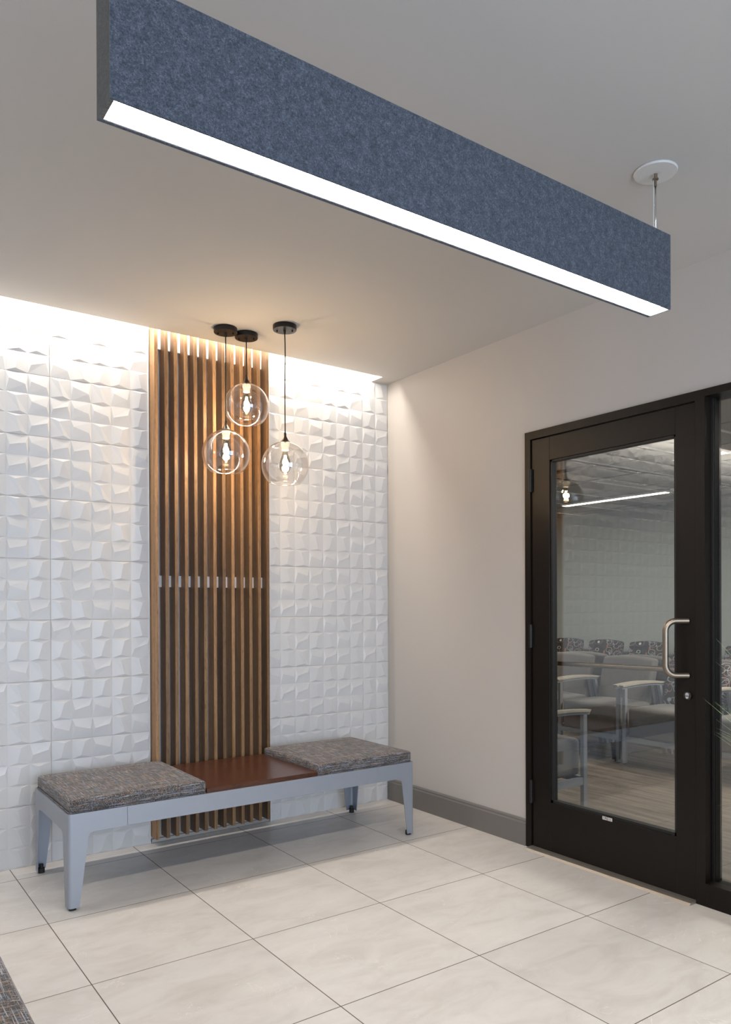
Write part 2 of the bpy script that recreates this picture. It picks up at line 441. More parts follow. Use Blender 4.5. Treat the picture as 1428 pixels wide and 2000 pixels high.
# right wall with the storefront opening
YO0, YO1, ZO = -1.224, -3.62, 2.196
bm = B(); box(bm, 0, 0.12, YO0, 0.016, 0, HT); box(bm, 0, 0.12, YO1, YO0, ZO, HT); box(bm, 0, 0.12, YB, YO1, 0, HT)
struct('wall_right', bm, M_wall, 'plain warm grey painted wall around the black glass door', 'wall')
bm = B(); box(bm, 0.1205, 0.13, YO0+0.002, 5.0, 0, 2.6); box(bm, 0.1205, 0.13, YO1, YO0, ZO+0.002, 2.6); box(bm, 0.1205, 0.13, -5.0, YO1-0.002, 0, 2.6)
box(bm, 4.93, 5.05, -5.0, 5.1, 0, 2.6)
box(bm, 0.12, 4.93, 5.0, 5.1, 0, 2.6); box(bm, 0.12, 4.93, -5.1, -5.0, 0, 2.6)
struct('wall_waiting_room', bm, M_wallw, 'pale grey-green painted walls of the waiting room seen through the glass', 'wall')
bm = B(); box(bm, XL-0.12, XL, YB-0.12, 0.12, 0, HT)
struct('wall_far_left', bm, M_wall, 'plain warm grey wall at the left end of the lobby', 'wall')
WX0, WX1, WZ0, WZ1 = -4.75, -0.45, 0.12, 2.5
bm = B(); box(bm, XL, WX0, YB-0.12, YB, 0, HT); box(bm, WX1, 0.12, YB-0.12, YB, 0, HT)
box(bm, WX0, WX1, YB-0.12, YB, 0, WZ0); box(bm, WX0, WX1, YB-0.12, YB, WZ1, HT)
struct('wall_front', bm, M_wall, 'plain wall around the street window behind the viewer', 'wall')
bm = B()
for x in (WX0, WX0+1.433, WX0+2.866, WX1): box(bm, x-0.025, x+0.025, YB-0.1, YB-0.02, WZ0, WZ1)
for z in (WZ0, WZ1): box(bm, WX0, WX1, YB-0.1, YB-0.02, z-0.025, z+0.025)
struct('window_2', bm, M_black, 'black framed street window behind the viewer', 'window')

# baseboard on the right wall
bm = B()
prof = [(0, 0), (-0.016, 0), (-0.016, 0.118), (-0.011, 0.124), (-0.011, 0.134), (-0.004, 0.141), (0, 0.141)]
def extr_y(bm, prof, y0, y1, x=0.0, sgn=1):
    a = [bm.verts.new((x+sgn*p[0], y0, p[1])) for p in prof]; b_ = [bm.verts.new((x+sgn*p[0], y1, p[1])) for p in prof]
    n = len(prof)
    for i in range(n): bm.faces.new((a[i], a[(i+1)%n], b_[(i+1)%n], b_[i]))
    bm.faces.new(a); bm.faces.new(b_[::-1])
extr_y(bm, prof, YO0, -0.012)
struct('baseboard_right', bm, M_base, 'dark taupe baseboard with a stepped top along the right wall', 'baseboard')
bm = B(); extr_y(bm, prof, -4.9, 4.9, 4.93)
struct('baseboard_waiting_room', bm, M_base, 'dark taupe baseboard along the waiting room wall', 'baseboard')

# ------------------------------------------------------------------ door and sidelight
d1 = thing('door_1', 'black framed glass door with a satin metal pull handle', 'door', (0, -1.71, 0), kind='structure')
FX0, FX1 = -0.012, 0.118
bm = B()
box(bm, FX0, FX1, -1.262, YO0, 0, ZO); box(bm, FX0, FX1, -2.240, -2.197, 0, ZO); box(bm, FX0, FX1, -2.197, -1.262, 2.155, ZO)
box(bm, 0.05, FX1, -1.275, -1.262, 0, 2.155); box(bm, 0.05, FX1, -2.197, -2.185, 0, 2.155)
obj('door_frame', bm, M_black, d1, world=True)
LX0, LX1 = -0.004, 0.041
bm = B(); box(bm, LX0, LX1, -1.386, -1.268, 0.010, 2.150); bevel(bm, 0.0012, 1)
obj('stile', bm, M_black, d1, world=True)
bm = B(); box(bm, LX0, LX1, -2.193, -2.100, 0.010, 2.150); bevel(bm, 0.0012, 1)
obj('stile', bm, M_black, d1, world=True)
bm = B(); box(bm, LX0, LX1, -2.0993, -1.3867, 2.030, 2.150); bevel(bm, 0.0012, 1)
obj('rail', bm, M_black, d1, world=True)
bm = B(); box(bm, LX0, LX1, -2.0993, -1.3867, 0.010, 0.262); bevel(bm, 0.0012, 1)
obj('rail', bm, M_black, d1, world=True)
bm = B()   # glazing beads
for (a, b_) in ((-1.400, -1.387), (-2.0993, -2.089)): box(bm, 0.002, 0.036, a, b_, 0.262, 2.030)
box(bm, 0.002, 0.036, -2.0993, -1.387, 2.020, 2.030); box(bm, 0.002, 0.036, -2.0993, -1.387, 0.262, 0.276)
obj('glazing_bead', bm, M_gasket, d1, world=True)
bm = B(); box(bm, 0.016, 0.022, -2.095, -1.392, 0.268, 2.026)
obj('door_glass', bm, M_glass, d1, world=True)
def arc(c, r, a0, a1, n, ax1, ax2):
    return [tuple(Vector(c) + Vector(ax1)*r*math.cos(a0+(a1-a0)*i/n) + Vector(ax2)*r*math.sin(a0+(a1-a0)*i/n) for _ in (0,))[0] for i in range(n+1)]
# offset pull: legs leave the stile at 45 degrees
def pull(name, ybase, xs_, dx, dy, z0, z1, r=0.0125):
    u = Vector((dx, dy, 0)); Ln = u.length; u.normalize(); zz = Vector((0,0,1)); rr = 0.045
    base = Vector((xs_, ybase, 0))
    p = [base + zz*z1]
    c = base + u*(Ln-rr) + zz*(z1-rr)
    for i in range(9): a = PI/2 - PI/2*i/8; p.append(c + u*rr*math.cos(a) + zz*rr*math.sin(a))
    c = base + u*(Ln-rr) + zz*(z0+rr)
    for i in range(9): a = -PI/2*i/8; p.append(c + u*rr*math.cos(a) + zz*rr*math.sin(a))
    p.append(base + zz*z0)
    bm = B(); tube(bm, p, r, 18); return obj(name, bm, M_nickel, d1, True, True, 40)
pull('pull_handle', -2.160, LX0, -0.075, 0.062, 0.975, 1.212)['label'] = 'satin metal pull handle'
bm = B()
tube(bm, [(0.100, -1.345, 0.975), (0.100, -2.10, 0.988)], 0.0125, 16)
tube(bm, [(LX1, -1.345, 0.975), (0.100, -1.345, 0.975)], 0.010, 12); tube(bm, [(LX1, -2.115, 0.988), (0.100, -2.10, 0.988)], 0.010, 12)
obj('push_bar', bm, M_nickel, d1, True, True, 40)['label'] = 'satin metal push bar on the far side'
def disc_x(bm, x0, x1, y, z, r, n=28):
    tube(bm, [(x0, y, z), (x1, y, z)], r, n)
bm = B(); disc_x(bm, LX0-0.010, LX0, -2.160, 0.888, 0.0175)
lk = obj('lock_cylinder', bm, M_bronze, d1, True, True, 40)
bm = B(); disc_x(bm, LX0-0.0125, LX0-0.010, -2.160, 0.893, 0.0085); disc_x(bm, LX0-0.0125, LX0-0.010, -2.160, 0.882, 0.007)
obj('keyway', bm, M_chrome, lk, True, True, 40)
for z0 in (1.878, 1.058, 0.239):
    bm = B(); tube(bm, [(-0.014, -1.264, z0), (-0.014, -1.264, z0+0.121)], 0.0085, 14)
    box(bm, -0.0135, -0.0045, -1.275, -1.256, z0+0.003, z0+0.118)
    for q in (0.0245, 0.0485, 0.0725, 0.0965): tube(bm, [(-0.014,-1.264,z0+q-0.0008), (-0.014,-1.264,z0+q+0.0008)], 0.0091, 14)
    obj('hinge', bm, M_blackm, d1, True, True, 40)
bm = B(); box(bm, LX0-0.0006, LX0, -1.765, -1.709, 0.2505, 0.2665)
stk = obj('sticker', bm, M_label, d1, world=True); stk['label'] = 'small pale printed sticker'
bm = B()
xk = LX0-0.0009
box(bm, xk, LX0-0.0006, -1.7385, -1.7365, 0.2505, 0.2665)
for (a, b_, c, d) in ((-1.722,-1.714,0.2612,0.2632),(-1.733,-1.724,0.2595,0.2635),(-1.718,-1.713,0.2565,0.2582),(-1.729,-1.720,0.2555,0.2572),(-1.7345,-1.731,0.2535,0.2580)):
    box(bm, xk, LX0-0.0006, a, b_, c, d)
for k in range(4): box(bm, xk, LX0-0.0006, -1.7605, -1.7415+0.002*(k % 2), 0.2537+k*0.0028, 0.2544+k*0.0028)
obj('print', bm, M_print, stk, world=True)
bm = B()
a = [bm.verts.new((x, -1.262, z)) for x, z in ((-0.062, 0.0), (-0.052, 0.009), (-0.03, 0.012), (0.04, 0.012), (0.04, 0))]
b_ = [bm.verts.new((v.co.x, -2.197, v.co.z)) for v in a]
for i in range(5): bm.faces.new((a[i], a[(i+1)%5], b_[(i+1)%5], b_[i]))
bm.faces.new(a); bm.faces.new(b_[::-1])
struct('trim_4', bm, M_alu, 'worn aluminium threshold strip under the black glass door', 'threshold')

w1 = thing('window_1', 'tall fixed glass sidelight in a black frame right of the door', 'window', (0, -2.9, 0), kind='structure')
bm = B()
box(bm, FX0, FX1, -3.62, -2.2405, 0, 0.05); box(bm, FX0, 0.045, -3.62, -2.2405, 0.05, 0.098); box(bm, 0.065, FX1, -3.62, -2.2405, 0.05, 0.085)
box(bm, FX0, FX1, -3.62, -2.2405, 2.165, ZO)
box(bm, FX0, FX1, -3.62, -3.575, 0.098, 2.165)
obj('window_frame', bm, M_black, w1, world=True)
bm = B(); box(bm, 0.046, 0.052, -3.575, -2.2405, 0.06, 2.165); 
obj('pane', bm, M_glass, w1, world=True)
bm = B(); box(bm, 0.040, 0.046, -2.249, -2.2405, 0.098, 2.165); box(bm, 0.052, 0.064, -2.249, -2.2405, 0.098, 2.165)
obj('gasket', bm, M_gasket, w1, world=True)

# ------------------------------------------------------------------ waiting room ceiling
ZW = 2.44
bm = B(); box(bm, 0.13, 4.93, -5, 5.0, ZW, ZW+0.03)
struct('ceiling', bm, M_lcell, 'grey lay-in panel ceiling of the waiting room', 'ceiling')
bm = B()
for k in range(-8, 9):
    y = -0.06 + 0.61*k
    box(bm, 0.13, 4.93, y-0.009, y+0.009, ZW-0.008, ZW)
struct('trim_5', bm, M_tbar, 'white metal grid strips of the waiting room ceiling', 'ceiling grid')
bm = B()
for k in range(0, 8): 
    x = 0.42 + 0.61*k
    box(bm, x-0.005, x+0.005, -5, 5.0, ZW-0.004, ZW)
struct('trim_6', bm, M_base, 'thin dark cross joints of the waiting room ceiling', 'ceiling grid')
bm = B(); box(bm, 4.12, 4.19, -4.0, 0.3, ZW-0.020, ZW-0.0085)
tag(obj('slot_diffuser', bm, M_dark), 'long dark air slot in the waiting room ceiling near its wall', 'air vent')
t = thing('ceiling_speaker', 'square dark-rimmed ceiling unit seen through the upper door glass', 'ceiling unit', (2.42, 0.33, ZW))
bm = B(); x0, x1, y0, y1 = 2.11, 2.72, 0.0, 0.6
for (a, b_, c, d) in ((x0,x1,y0,y0+0.03),(x0,x1,y1-0.03,y1),(x0,x0+0.05,y0+0.03,y1-0.03),(x1-0.05,x1,y0+0.03,y1-0.03)): box(bm, a, b_, c, d, ZW-0.018, ZW-0.0005)
obj('rim', bm, M_dark, t, world=True)
bm = B(); box(bm, x0+0.055, x1-0.055, y0+0.035, y1-0.035, ZW-0.016, ZW-0.0005)
obj('plate', bm, M_lcell, t, world=True)
t = thing('linear_ceiling_light', 'thin glowing strip light on the ceiling behind the door glass', 'light', (3.86, 1.1, ZW))
bm = B(); box(bm, 3.82, 3.92, 0.45, 1.78, ZW-0.03, ZW-0.0085)
obj('housing', bm, M_tbar, t, world=True)
bm = B(); box(bm, 3.83, 3.91, 0.465, 1.765, ZW-0.033, ZW-0.0301)
obj('diffuser', bm, M_lin, t, world=True)
t = thing('recessed_light', 'small bright ceiling light seen in the sidelight near the door frame', 'light', (2.5, -0.72, ZW))
bm = B(); box(bm, 2.44, 2.56, -0.93, -0.5, ZW-0.012, ZW-0.0085); obj('housing', bm, M_tbar, t, world=True)
bm = B(); box(bm, 2.455, 2.545, -0.915, -0.515, ZW-0.014, ZW-0.0121); obj('diffuser', bm, M_tro, t, world=True)
t = thing('fire_sprinkler', 'small metal sprinkler head on the waiting room ceiling', 'sprinkler', (1.86, -0.38, ZW))
bm = B(); lathe(bm, [(0.0, -0.001), (0.03, -0.001), (0.03, -0.006), (0.012, -0.012), (0.012, -0.03), (0, -0.03)], n=20); obj('escutcheon', bm, M_chrome, t, True, shade=40)
bm = B(); tube(bm, [(-0.012,0,-0.03), (-0.016,0,-0.05), (-0.004,0,-0.065)], 0.003, 8); tube(bm, [(0.012,0,-0.03), (0.016,0,-0.05), (0.004,0,-0.065)], 0.003, 8)
lathe(bm, [(0, -0.065), (0.018, -0.066), (0.018, -0.069), (0, -0.069)], n=16); obj('deflector', bm, M_chrome, t, True, shade=40)

# ------------------------------------------------------------------ wood slat panel
sp = thing('slatted_wood_panel', 'tall panel of thirteen upright oak slats between the white tiles', 'wall panel', (-1.27, 0.0, 0.0))
bm = B(); box(bm, -0.0095, 0.0095, -0.0775, -0.0015, 0.036, 2.79); bevel(bm, 0.0008, 1)
slat = None
for i in range(13):
    x = -1.6045 + i*(1.6045-0.9375)/12 + 0.001*math.sin(i*2.3)
    if slat is None:
        slat = obj('slat', bm, M_slat, sp); s = slat
    else:
        s = slat.copy(); C.objects.link(s)
    s.location = (x+1.27, 0, 0)
for z0, z1 in ((2.677, 2.785), (1.388, 1.450), (0.16, 0.225)):
    bm = B(); box(bm, -1.612, -0.930, -0.020, -0.0005, z0, z1)
    r = obj('cross_rail', bm, M_white if z0 > 2 else M_groovewall, sp, world=True); r['label'] = 'pale grey crosswise rail behind the slats'  # grey top rail coloured white, standing in for the slot's light on it

# ------------------------------------------------------------------ bench
def bench(loc, rz, label):
    t = thing('bench', label, 'bench', loc, rz, None)
    hx, hy = 0.932, 0.305; zt = 0.409; zr = 0.325; rc = 0.016
    sx_, sy_ = 0.25, 0.155        # how far each corner bracket reaches
    def corner(qx, qy):
        """L-shaped sheet leg with bracket; qx,qy = sign of the corner"""
        bm = B()
        def pos(s_, off):
            # s_>0 along x face, s_<0 along y face; measured from corner
            Lc = rc*PI/2
            r_ = rc-off
            if s_ > Lc/2: x, y = rc + (s_-Lc/2), off
            elif s_ < -Lc/2: x, y = off, rc + (-s_-Lc/2)
            else:
                a = PI/4 - s_/(Lc/2)*PI/4      # 0 at +x end
                x = rc - r_*math.sin(a); y = rc - r_*math.cos(a)
            return (qx*(hx-x), qy*(hy-y))
        zs = [0.012, 0.05, 0.1, 0.15, 0.2, 0.25, 0.300, 0.312, 0.3165, 0.3195, 0.3220, 0.3240, zr, zt]
        frac = [0,0,0,0,0,0,0, 0.08, 0.22, 0.42, 0.66, 0.95, 1, 1]
        cols = 29; outer = []; inner = []
        for z, fr in zip(zs, frac):
            wl = 0.043 + 0.040*min(1, z/0.31)
            a_, b_ = wl*0.95, wl
            if fr >= 1: a_, b_ = sy_, sx_
            else: a_ += fr*0.02; b_ += fr*0.02
            ro, ri = [], []
            for k in range(cols):
                q = k/(cols-1)*2-1
                core = 0.02
                # dense columns round the bend
                kk = (cols-1)//2
                i_ = k-kk
                if abs(i_) <= 5: s_ = i_/5*core
                else: s_ = (core + (abs(i_)-5)/(kk-5)*((b_ if i_ > 0 else a_)-core))*(1 if i_ > 0 else -1)
                x, y = pos(s_, 0); ro.append(bm.verts.new((x, y, z)))
                x, y = pos(s_, 0.004); ri.append(bm.verts.new((x, y, z)))
            outer.append(ro); inner.append(ri)
        for g in (outer, inner):
            for r0_, r1_ in zip(g, g[1:]):
                for k in range(cols-1): bm.faces.new((r0_[k], r0_[k+1], r1_[k+1], r1_[k]))
        for i in range(len(zs)-1):
            bm.faces.new((outer[i][0], outer[i+1][0], inner[i+1][0], inner[i][0])); bm.faces.new((outer[i][-1], outer[i+1][-1], inner[i+1][-1], inner[i][-1]))
        for k in range(cols-1):
            bm.faces.new((outer[0][k], outer[0][k+1], inner[0][k+1], inner[0][k])); bm.faces.new((outer[-1][k], outer[-1][k+1], inner[-1][k+1], inner[-1][k]))
        lg = obj('leg', bm, M_silver, t, True, shade=35)
        bm = B(); cx, cy = qx*(hx-0.024), qy*(hy-0.024)
        tube(bm, [(cx, cy, 0.0), (cx, cy, 0.022)], 0.0155, 16); tube(bm, [(cx, cy, 0.022), (cx, cy, 0.04)], 0.010, 12)
        obj('glide', bm, M_rubber, lg, True, shade=40)['label'] = 'black rubber glide'
    for qx in (-1, 1):
        for qy in (-1, 1): corner(qx, qy)
    for q in (-1, 1):
        bm = B(); y0, y1 = sorted((q*hy, q*(hy-0.025))); box(bm, -(hx-sx_-0.0012), hx-sx_-0.0012, y0, y1, zr, zt); bevel(bm, 0.001, 1)
        obj('rail', bm, M_silver, t)
        bm = B(); x0, x1 = sorted((q*hx, q*(hx-0.025))); box(bm, x0, x1, -(hy-sy_-0.0012), hy-sy_-0.0012, zr, zt); bevel(bm, 0.001, 1)
        obj('rail', bm, M_silver, t)
    bm = B(); box(bm, -hx+0.005, hx-0.005, -hy+0.005, hy-0.005, zt-0.02, zt-0.0005)
    obj('deck', bm, M_silver, t)
    c = 0.305
    bm = B(); box(bm, -c+0.001, c-0.001, -hy+0.008, hy-0.008, zt-0.001, zt+0.022); bevel(bm, 0.0012, 1)
    obj('wood_top', bm, M_top, t)['label'] = 'dark red-brown wooden table section'
    for q in (-1, 1):
        bm = B()
        x0, x1 = (c+0.001, hx-0.010) if q > 0 else (-hx+0.010, -c-0.001)
        nx, ny = 14, 14
        y0, y1 = -hy+0.007, hy-0.007; z0, z1 = zt+0.0005, zt+0.058
        box(bm, x0, x1, y0, y1, z0, z1)
        bmesh.ops.bevel(bm, geom=[e for e in bm.edges], offset=0.014, segments=4, profile=0.5, affect='EDGES')
        # softly swollen top
        bmesh.ops.subdivide_edges(bm, edges=[e for e in bm.edges if e.calc_length() > 0.3], cuts=8, use_grid_fill=True)
        for v in bm.verts:
            if v.co.z > z1-0.004:
                u_ = (v.co.x-x0)/(x1-x0)*2-1; w_ = (v.co.y-y0)/(y1-y0)*2-1
                v.co.z += 0.006*(1-u_**4)*(1-w_**4)
        cu = obj('cushion', bm, M_tweed, t, True, shade=50); cu['label'] = 'grey tweed seat cushion'
        bm = B(); tube_pts = [(x0+0.012, y0, zt+0.003), (x1-0.012, y0, zt+0.003), (x1, y0+0.012, zt+0.003), (x1, y1-0.012, zt+0.003), (x1-0.012, y1, zt+0.003), (x0+0.012, y1, zt+0.003), (x0, y1-0.012, zt+0.003), (x0, y0+0.012, zt+0.003), (x0+0.012, y0, zt+0.003)]
        tube(bm, tube_pts, 0.003, 6); obj('piping', bm, M_tweed, cu, True)
    return t
bench((-1.2965, -0.410, 0), 0, 'grey metal bench with two tweed cushions and a wood middle, against the tiled wall')

t = bench((-3.02, -2.975, 0), PI/2, 'second tweed cushioned bench, only a corner showing at bottom left')

# ------------------------------------------------------------------ linear felt pendant
bx0, bx1, by0, by1, bz0, bz1 = -2.602, -0.743, -2.555, -2.469, 2.270, 2.519
t = thing('linear_pendant_light', 'long blue felt box light with glowing underside hanging from the ceiling', 'pendant light', (-1.67, -2.512, 2.27))
th = 0.009
for (a, b_) in ((by0, by0+0.0045), (by1-th, by1)):
    bm = B(); box(bm, bx0, bx1, a, b_, bz0, bz1); obj('felt_side', bm, M_felt, t, world=True)
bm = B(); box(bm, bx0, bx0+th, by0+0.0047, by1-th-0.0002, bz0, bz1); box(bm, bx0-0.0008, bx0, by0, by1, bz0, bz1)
obj('end_cap', bm, M_feltg, t, world=True)['label'] = 'felt end cap coloured greyer than the sides'  # left cap coloured greyer than the blue felt sides
bm = B(); box(bm, bx1-0.004, bx1, by0+0.0047, by1-th-0.0002, bz0, bz1); obj('end_cap', bm, M_felt, t, world=True)
bm = B(); box(bm, bx0+th, bx1-0.004, by0+0.0047, by1-th-0.0002, bz1-0.01, bz1-0.001); obj('top_panel', bm, M_felt, t, world=True)
bm = B()
box(bm, bx0+th, bx1-0.004, by1-th-0.003, by1-th-0.0003, bz0+0.001, bz0+0.05); box(bm, bx0+th, bx1-0.004, by0+0.0048, by0+0.0065, bz0+0.001, bz0+0.05)
obj('reflector', bm, M_white, t, world=True)
bm = B(); box(bm, bx0+th+0.001, bx1-0.005, by0+0.0068, by1-th-0.0033, bz0+0.020, bz0+0.024)
obj('diffuser', bm, M_diff, t, world=True)['label'] = 'glowing white diffuser'
for sx_ in (-0.762, -2.57):
    bm = B(); lathe(bm, [(0, H-0.0005), (0.069, H-0.0005), (0.071, H-0.004), (0.068, H-0.009), (0, H-0.0105)], sx_, -2.512, 48)
    cn = obj('ceiling_canopy', bm, M_disc, t, True, True, 30); cn['label'] = 'round white ceiling plate'
    bm = B(); lathe(bm, [(0, H-0.010), (0.0065, H-0.010), (0.0065, H-0.026), (0.010, H-0.026), (0.010, H-0.030), (0.0045, H-0.033), (0.0045, H-0.052), (0, H-0.052)], sx_, -2.512, 20)
    obj('cable_gripper', bm, M_nickel, cn, True, True, 30)
    bm = B(); tube(bm, [(sx_, -2.512, H-0.05), (sx_, -2.512, bz1-0.002)], 0.0026, 10)
    obj('suspension_rod', bm, M_chrome, t, True, True)
    bm = B(); tube(bm, [(sx_-0.006, -2.508, H-0.012), (sx_-0.005, -2.508, H-0.07), (sx_-0.0065, -2.508, H-0.15), (sx_-0.004, -2.508, bz1-0.002)], 0.0017, 8)
    for zz in (0.115, 0.175): tube(bm, [(sx_-0.009, -2.509, H-zz), (sx_+0.005, -2.511, H-zz+0.001)], 0.0014, 6)
    obj('power_cord', bm, M_wcord, t, True, True)

# ------------------------------------------------------------------ globe pendants
def pendant(x, y, zc, R_, label, wav=0.0):
    t = thing('globe_pendant', label, 'pendant light', (x, y, H), 0, 'clear glass globe pendants by the slat panel')
    cap_top = zc + R_ + 0.044
    bm = B(); lathe(bm, [(0, 0.0), (0.0605, 0.0), (0.0615, -0.002), (0.0615, -0.023), (0.060, -0.0255), (0, -0.0255)], n=48)
    cn = obj('ceiling_canopy', bm, M_blackm, t, True, shade=30)
    for a in (2.5, -0.64):
        bm = B(); cx, cy = 0.040*math.cos(a), 0.040*math.sin(a); tube(bm, [(cx, cy, -0.025), (cx, cy, -0.034)], 0.0042, 10)
        obj('screw_knob', bm, M_blackm, cn, True, shade=40)
    bm = B(); tube(bm, [(0, 0, -0.025), (0, 0, -0.045)], [0.0075, 0.005], 12)
    obj('cord_grip', bm, M_blackm, cn, True, shade=40)
    z0 = -0.04; z1 = cap_top - H
    pts = [(wav*math.sin(q*PI*2)*math.exp(-3*q)*1.0, 0, z0+(z1-z0)*q) for q in [i/16 for i in range(17)]]
    bm = B(); tube(bm, pts, 0.0030, 10); obj('cord', bm, M_cord, t, True)
    g = zc - H
    bm = B(); lathe(bm, [(0, g+R_+0.046), (0.0062, g+R_+0.046), (0.0068, g+R_+0.027), (0.011, g+R_+0.020), (0.020, g+R_+0.004), (0.0265, g+R_-0.001), (0.027, g+R_-0.005), (0, g+R_-0.006)], n=32)
    obj('socket_cap', bm, M_bronze, t, True, shade=40)
    bm = B(); prof = []
    a0, a1 = math.asin(0.02/R_), PI-math.asin(0.64)
    for i in range(41): a = a0 + (a1-a0)*i/40; prof.append((R_*math.sin(a), g+R_*math.cos(a)))
    ri = R_-0.0022
    for i in range(41): a = a1 + (a0-a1)*i/40; prof.append((ri*math.sin(a), g+ri*math.cos(a)))
    lathe(bm, prof, n=72, closed=True); obj('glass_globe', bm, M_globe, t, True)['label'] = 'clear glass globe open at the bottom'
    bm = B(); lathe(bm, [(0, g+R_-0.006), (0.022, g+R_-0.006), (0.022, g+R_-0.022), (0.019, g+R_-0.026), (0.018, g+R_-0.046), (0, g+R_-0.046)], n=28)
    obj('socket', bm, M_porc, t, True, shade=40)
    # bulb
    zt_ = g+R_-0.044
    bp_ = [(0.0132, zt_), (0.0135, zt_-0.012), (0.018, zt_-0.03), (0.026, zt_-0.055), (0.0315, zt_-0.078), (0.031, zt_-0.092), (0.024, zt_-0.108), (0.012, zt_-0.118), (0.001, zt_-0.121)]
    inner = [(max(r-0.001, 0.0005), z+0.0005) for r, z in reversed(bp_)]
    bm = B(); lathe(bm, bp_+inner, n=36, closed=True); bu = obj('bulb', bm, M_bulbg, t, True); bu['label'] = 'clear filament bulb'
    bm = B()
    for k in range(4):
        a = PI/4+k*PI/2; ca, sa = math.cos(a), math.sin(a)
        tube(bm, [(0.004*ca, 0.004*sa, zt_-0.028), (0.010*ca, 0.010*sa, zt_-0.096)], 0.0011, 6)
    obj('filament', bm, M_fil, bu, True)
    l = bpy.data.lights.new('bulb_light', 'POINT'); l.energy = L_BULB; l.color = (1.0, 0.79, 0.54); l.shadow_soft_size = 0.018
    lo = bpy.data.objects.new('bulb_light', l); C.objects.link(lo); lo.parent = t; lo.location = (0, 0, zt_-0.062)
    return t
pendant(-1.324, -0.341, 2.086, 0.1255, 'clear globe pendant lamp hanging leftmost of the three')
pendant(-1.197, -0.328, 2.358, 0.1205, 'clear globe pendant lamp hanging highest, on the shortest cord')
pendant(-1.087, -0.551, 2.017, 0.1240, 'clear globe pendant lamp hanging lowest, over the right of the slats', 0.004)

# ------------------------------------------------------------------ waiting room chairs
def chair(name, label, backmat, loc, rz, group):
    """front at local -x, back at +x"""
    t = thing(name, label, 'armchair', loc, rz, group)
    hw = 0.30
    bm = B(); box(bm, 0.01, 0.50, -0.27, 0.27, 0.225, 0.455)
    bmesh.ops.bevel(bm, geom=list(bm.edges), offset=0.026, segments=4, profile=0.5, affect='EDGES')
    bmesh.ops.subdivide_edges(bm, edges=[e for e in bm.edges if e.calc_length() > 0.15], cuts=5, use_grid_fill=True)
    for v in bm.verts:
        if v.co.z > 0.45: 
            v.co.z += 0.014*(1-((v.co.y)/0.27)**2)*(1-((v.co.x-0.25)/0.26)**4)
    obj('seat', bm, M_greyfab, t, True, shade=50)
    bm = B(); box(bm, 0, 0.085, -0.265, 0.265, 0, 0.42)
    bmesh.ops.bevel(bm, geom=list(bm.edges), offset=0.030, segments=4, profile=0.5, affect='EDGES')
    bmesh.ops.subdivide_edges(bm, edges=[e for e in bm.edges if e.calc_length() > 0.15], cuts=6, use_grid_fill=True)
    for v in bm.verts:
        q = v.co.y/0.265
        if v.co.z > 0.3: v.co.z -= 0.018*q*q*(v.co.z-0.3)/0.12
        v.co.x += 0.45 + (v.co.z)*0.27
        v.co.z += 0.41
    obj('backrest', bm, backmat, t, True, shade=50)
    for s in (-1, 1):
        y0, y1 = sorted((s*(hw-0.014), s*(hw+0.014)))
        bm = B(); box(bm, 0.0, 0.034, y0, y1, 0.006, 0.605); bevel(bm, 0.003, 2)
        lg = obj('leg', bm, M_silver, t)
        bm = B(); tube(bm, [(0.017, s*hw, 0), (0.017, s*hw, 0.008)], 0.013, 12); obj('glide', bm, M_rubber, lg, True, shade=40)
        bm = B(); v_ = box(bm, 0.0, 0.034, y0, y1, 0.006, 0.605)
        for i, v in enumerate(v_):
            v.co.x += 0.56 if v.co.z > 0.3 else 0.64
            if v.co.z > 0.3: v.co.x -= 0.09
        bevel(bm, 0.003, 2); lg = obj('leg', bm, M_silver, t)
        # arm: metal bar under a taupe cap, slightly arched
        for nm, za, zb, hw2, mm in (('arm_rail', 0.600, 0.618, 0.014, M_silver), ('armrest', 0.618, 0.632, 0.024, M_taupe)):
            bm = B(); n = 10; ra = []
            for i in range(n+1):
                q = i/n; x = -0.035 + 0.585*q; zz = 0.016*math.sin(PI*min(1, q*0.9+0.05)) 
                wq = hw2*(0.8+0.2*math.sin(PI*q))
                ra.append([bm.verts.new((x if c_ in (0, 1) or i else x+0.012, s*hw+sy2*wq, zc_+zz)) for c_, (sy2, zc_) in enumerate(((-1, zb), (1, zb), (1, za), (-1, za)))])
            for a, b_ in zip(ra, ra[1:]):
                for k in range(4): bm.faces.new((a[k], a[(k+1)%4], b_[(k+1)%4], b_[k]))
            bm.faces.new(ra[0]); bm.faces.new(ra[-1][::-1])
            if nm == 'arm_rail': parent_arm = obj(nm, bm, mm, t)
            else: obj(nm, bm, mm, t)
        bm = B(); box(bm, 0.034, 0.60, y0+0.004, y1-0.004, 0.175, 0.222); obj('side_rail', bm, M_silver, t)
    bm = B(); box(bm, 0.005, 0.029, -hw+0.014, hw-0.014, 0.185, 0.222); obj('front_rail', bm, M_silver, t)
    bm = B(); box(bm, 0.58, 0.604, -hw+0.014, hw-0.014, 0.19, 0.225); obj('rear_rail', bm, M_silver, t)
    return t
G1 = 'front row of chairs facing the glass door'; G2 = 'chairs in the back to back row turned away'; G3 = 'leaf patterned chairs along the waiting room wall'
grey = chair('lounge_chair', 'plain grey armchair in the centre of the door glass, facing the door', M_greyfab, (2.185, 0.12, 0), 0, G1)
dup(grey, (2.185, 0.78, 0), 0, 'plain grey armchair facing the door, cut off by the door glass left edge', G1)
pat = chair('lounge_chair', 'armchair with grey seat and leaf patterned back, right of the centre grey one', M_leafy, (2.185, -0.54, 0), 0, G1)
dup(pat, (2.185, -1.20, 0), 0, 'leaf patterned back armchair seen through the tall sidelight, front row', G1)
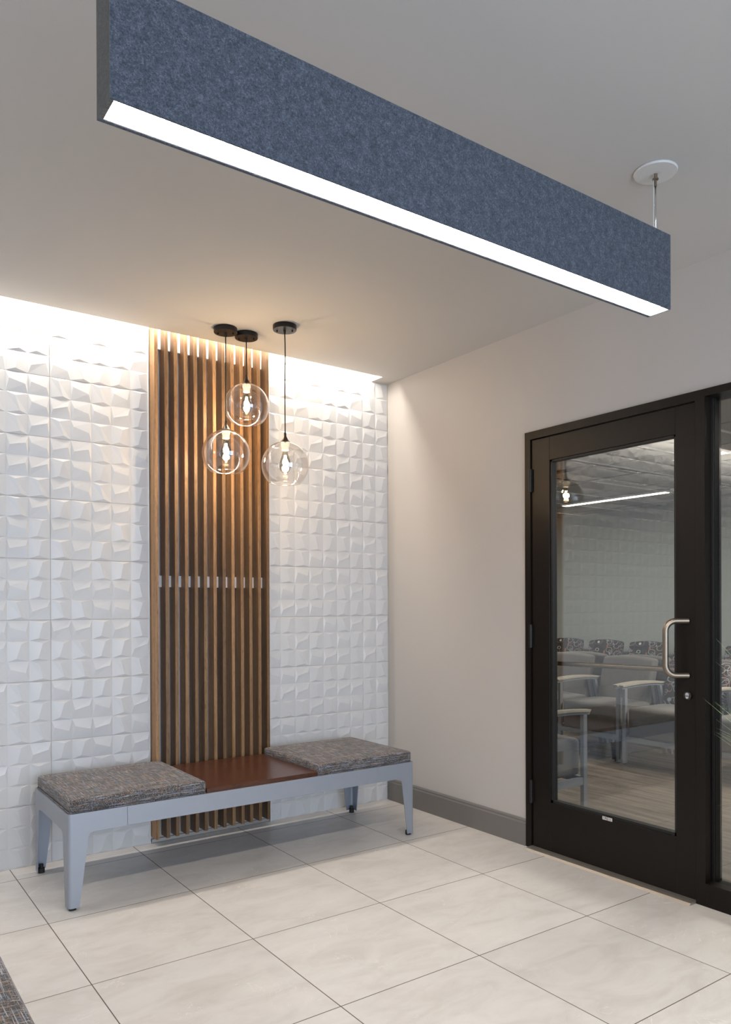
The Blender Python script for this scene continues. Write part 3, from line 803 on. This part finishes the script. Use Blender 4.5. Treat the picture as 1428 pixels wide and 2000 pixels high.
dup(grey, (3.58, 0.78, 0), PI, 'grey armchair turned away, its back behind the left front row chair', G2)
dup(grey, (3.58, 0.12, 0), PI, 'grey armchair turned away, behind the centre front row chair', G2)
dup(grey, (3.58, -0.54, 0), PI, 'grey armchair turned away, behind the patterned front row chair', G2)
ys = (2.42, 1.83, 1.25, 0.67, 0.08, -0.51)
txt = ('leaf patterned chair at the far wall, cut by the left edge of the door glass',
       'leaf patterned chair at the far wall, second from the left edge of the door glass',
       'leaf patterned chair at the far wall, third from the left edge of the door glass',
       'leaf patterned chair at the far wall, just behind the pull handle',
       'leaf patterned chair at the far wall, hidden mostly by the door stile',
       'leaf patterned chair at the far wall, its top seen through the sidelight')
for y, l in zip(ys[1:4] + ys[:1] + ys[4:], (txt[1], txt[2], txt[3], txt[0], txt[4], txt[5])):
    dup(pat, (4.11, y, 0), 0, l, G3, (1, 0.895, 1.035))
dup(grey, (0.785, -0.68, 0), PI, 'grey armchair close behind the wall, seen from its side at lower left of the glass', 'chair backed to the lobby wall')

# ------------------------------------------------------------------ grass plant
t = thing('potted_grass', 'thin bladed green grass plant in front of the sidelight at right edge', 'plant', (-0.326, -3.082, 0))
bm = B(); lathe(bm, [(0, 0), (0.12, 0), (0.15, 0.02), (0.18, 0.40), (0.165, 0.40), (0.155, 0.36), (0, 0.36)], n=40); obj('pot', bm, M_pot, t, True, shade=35)
bm = B(); lathe(bm, [(0, 0.372), (0.10, 0.37), (0.158, 0.362), (0.157, 0.3605), (0, 0.3605)], n=32); obj('soil', bm, M_soil, t, True)
rg = random.Random(21)
for mm, cnt, nm in ((M_leaf, 170, 'foliage'), (M_leaf2, 110, 'dry_foliage')):
    bm = B()
    for i in range(cnt):
        a = rg.uniform(0, 2*PI); le = rg.uniform(0.42, 0.85); out = rg.uniform(0.46, 0.53)
        r0 = rg.uniform(0, 0.06); droop = rg.uniform(0.0, 0.30)
        base = Vector((r0*math.cos(a), r0*math.sin(a), 0.37)); d = Vector((math.cos(a), math.sin(a), 0)); sd = Vector((-d.y, d.x, 0))
        n = 9; prev = None
        for k in range(n+1):
            q = k/n
            p = base + d*out*(q**1.25) + Vector((0, 0, le*q - droop*q**3))
            p.x = min(p.x, 0.27)
            wq = 0.0034*(1-q)**0.4 + 0.0002
            cur = (bm.verts.new(p-sd*wq), bm.verts.new(p+Vector((0,0,0))+d*wq*0.4), bm.verts.new(p+sd*wq), bm.verts.new(p-d*wq*0.5))
            if prev:
                for j in range(4): bm.faces.new((prev[j], prev[(j+1)%4], cur[(j+1)%4], cur[j]))
            prev = cur
    o = obj(nm, bm, mm, t, True)
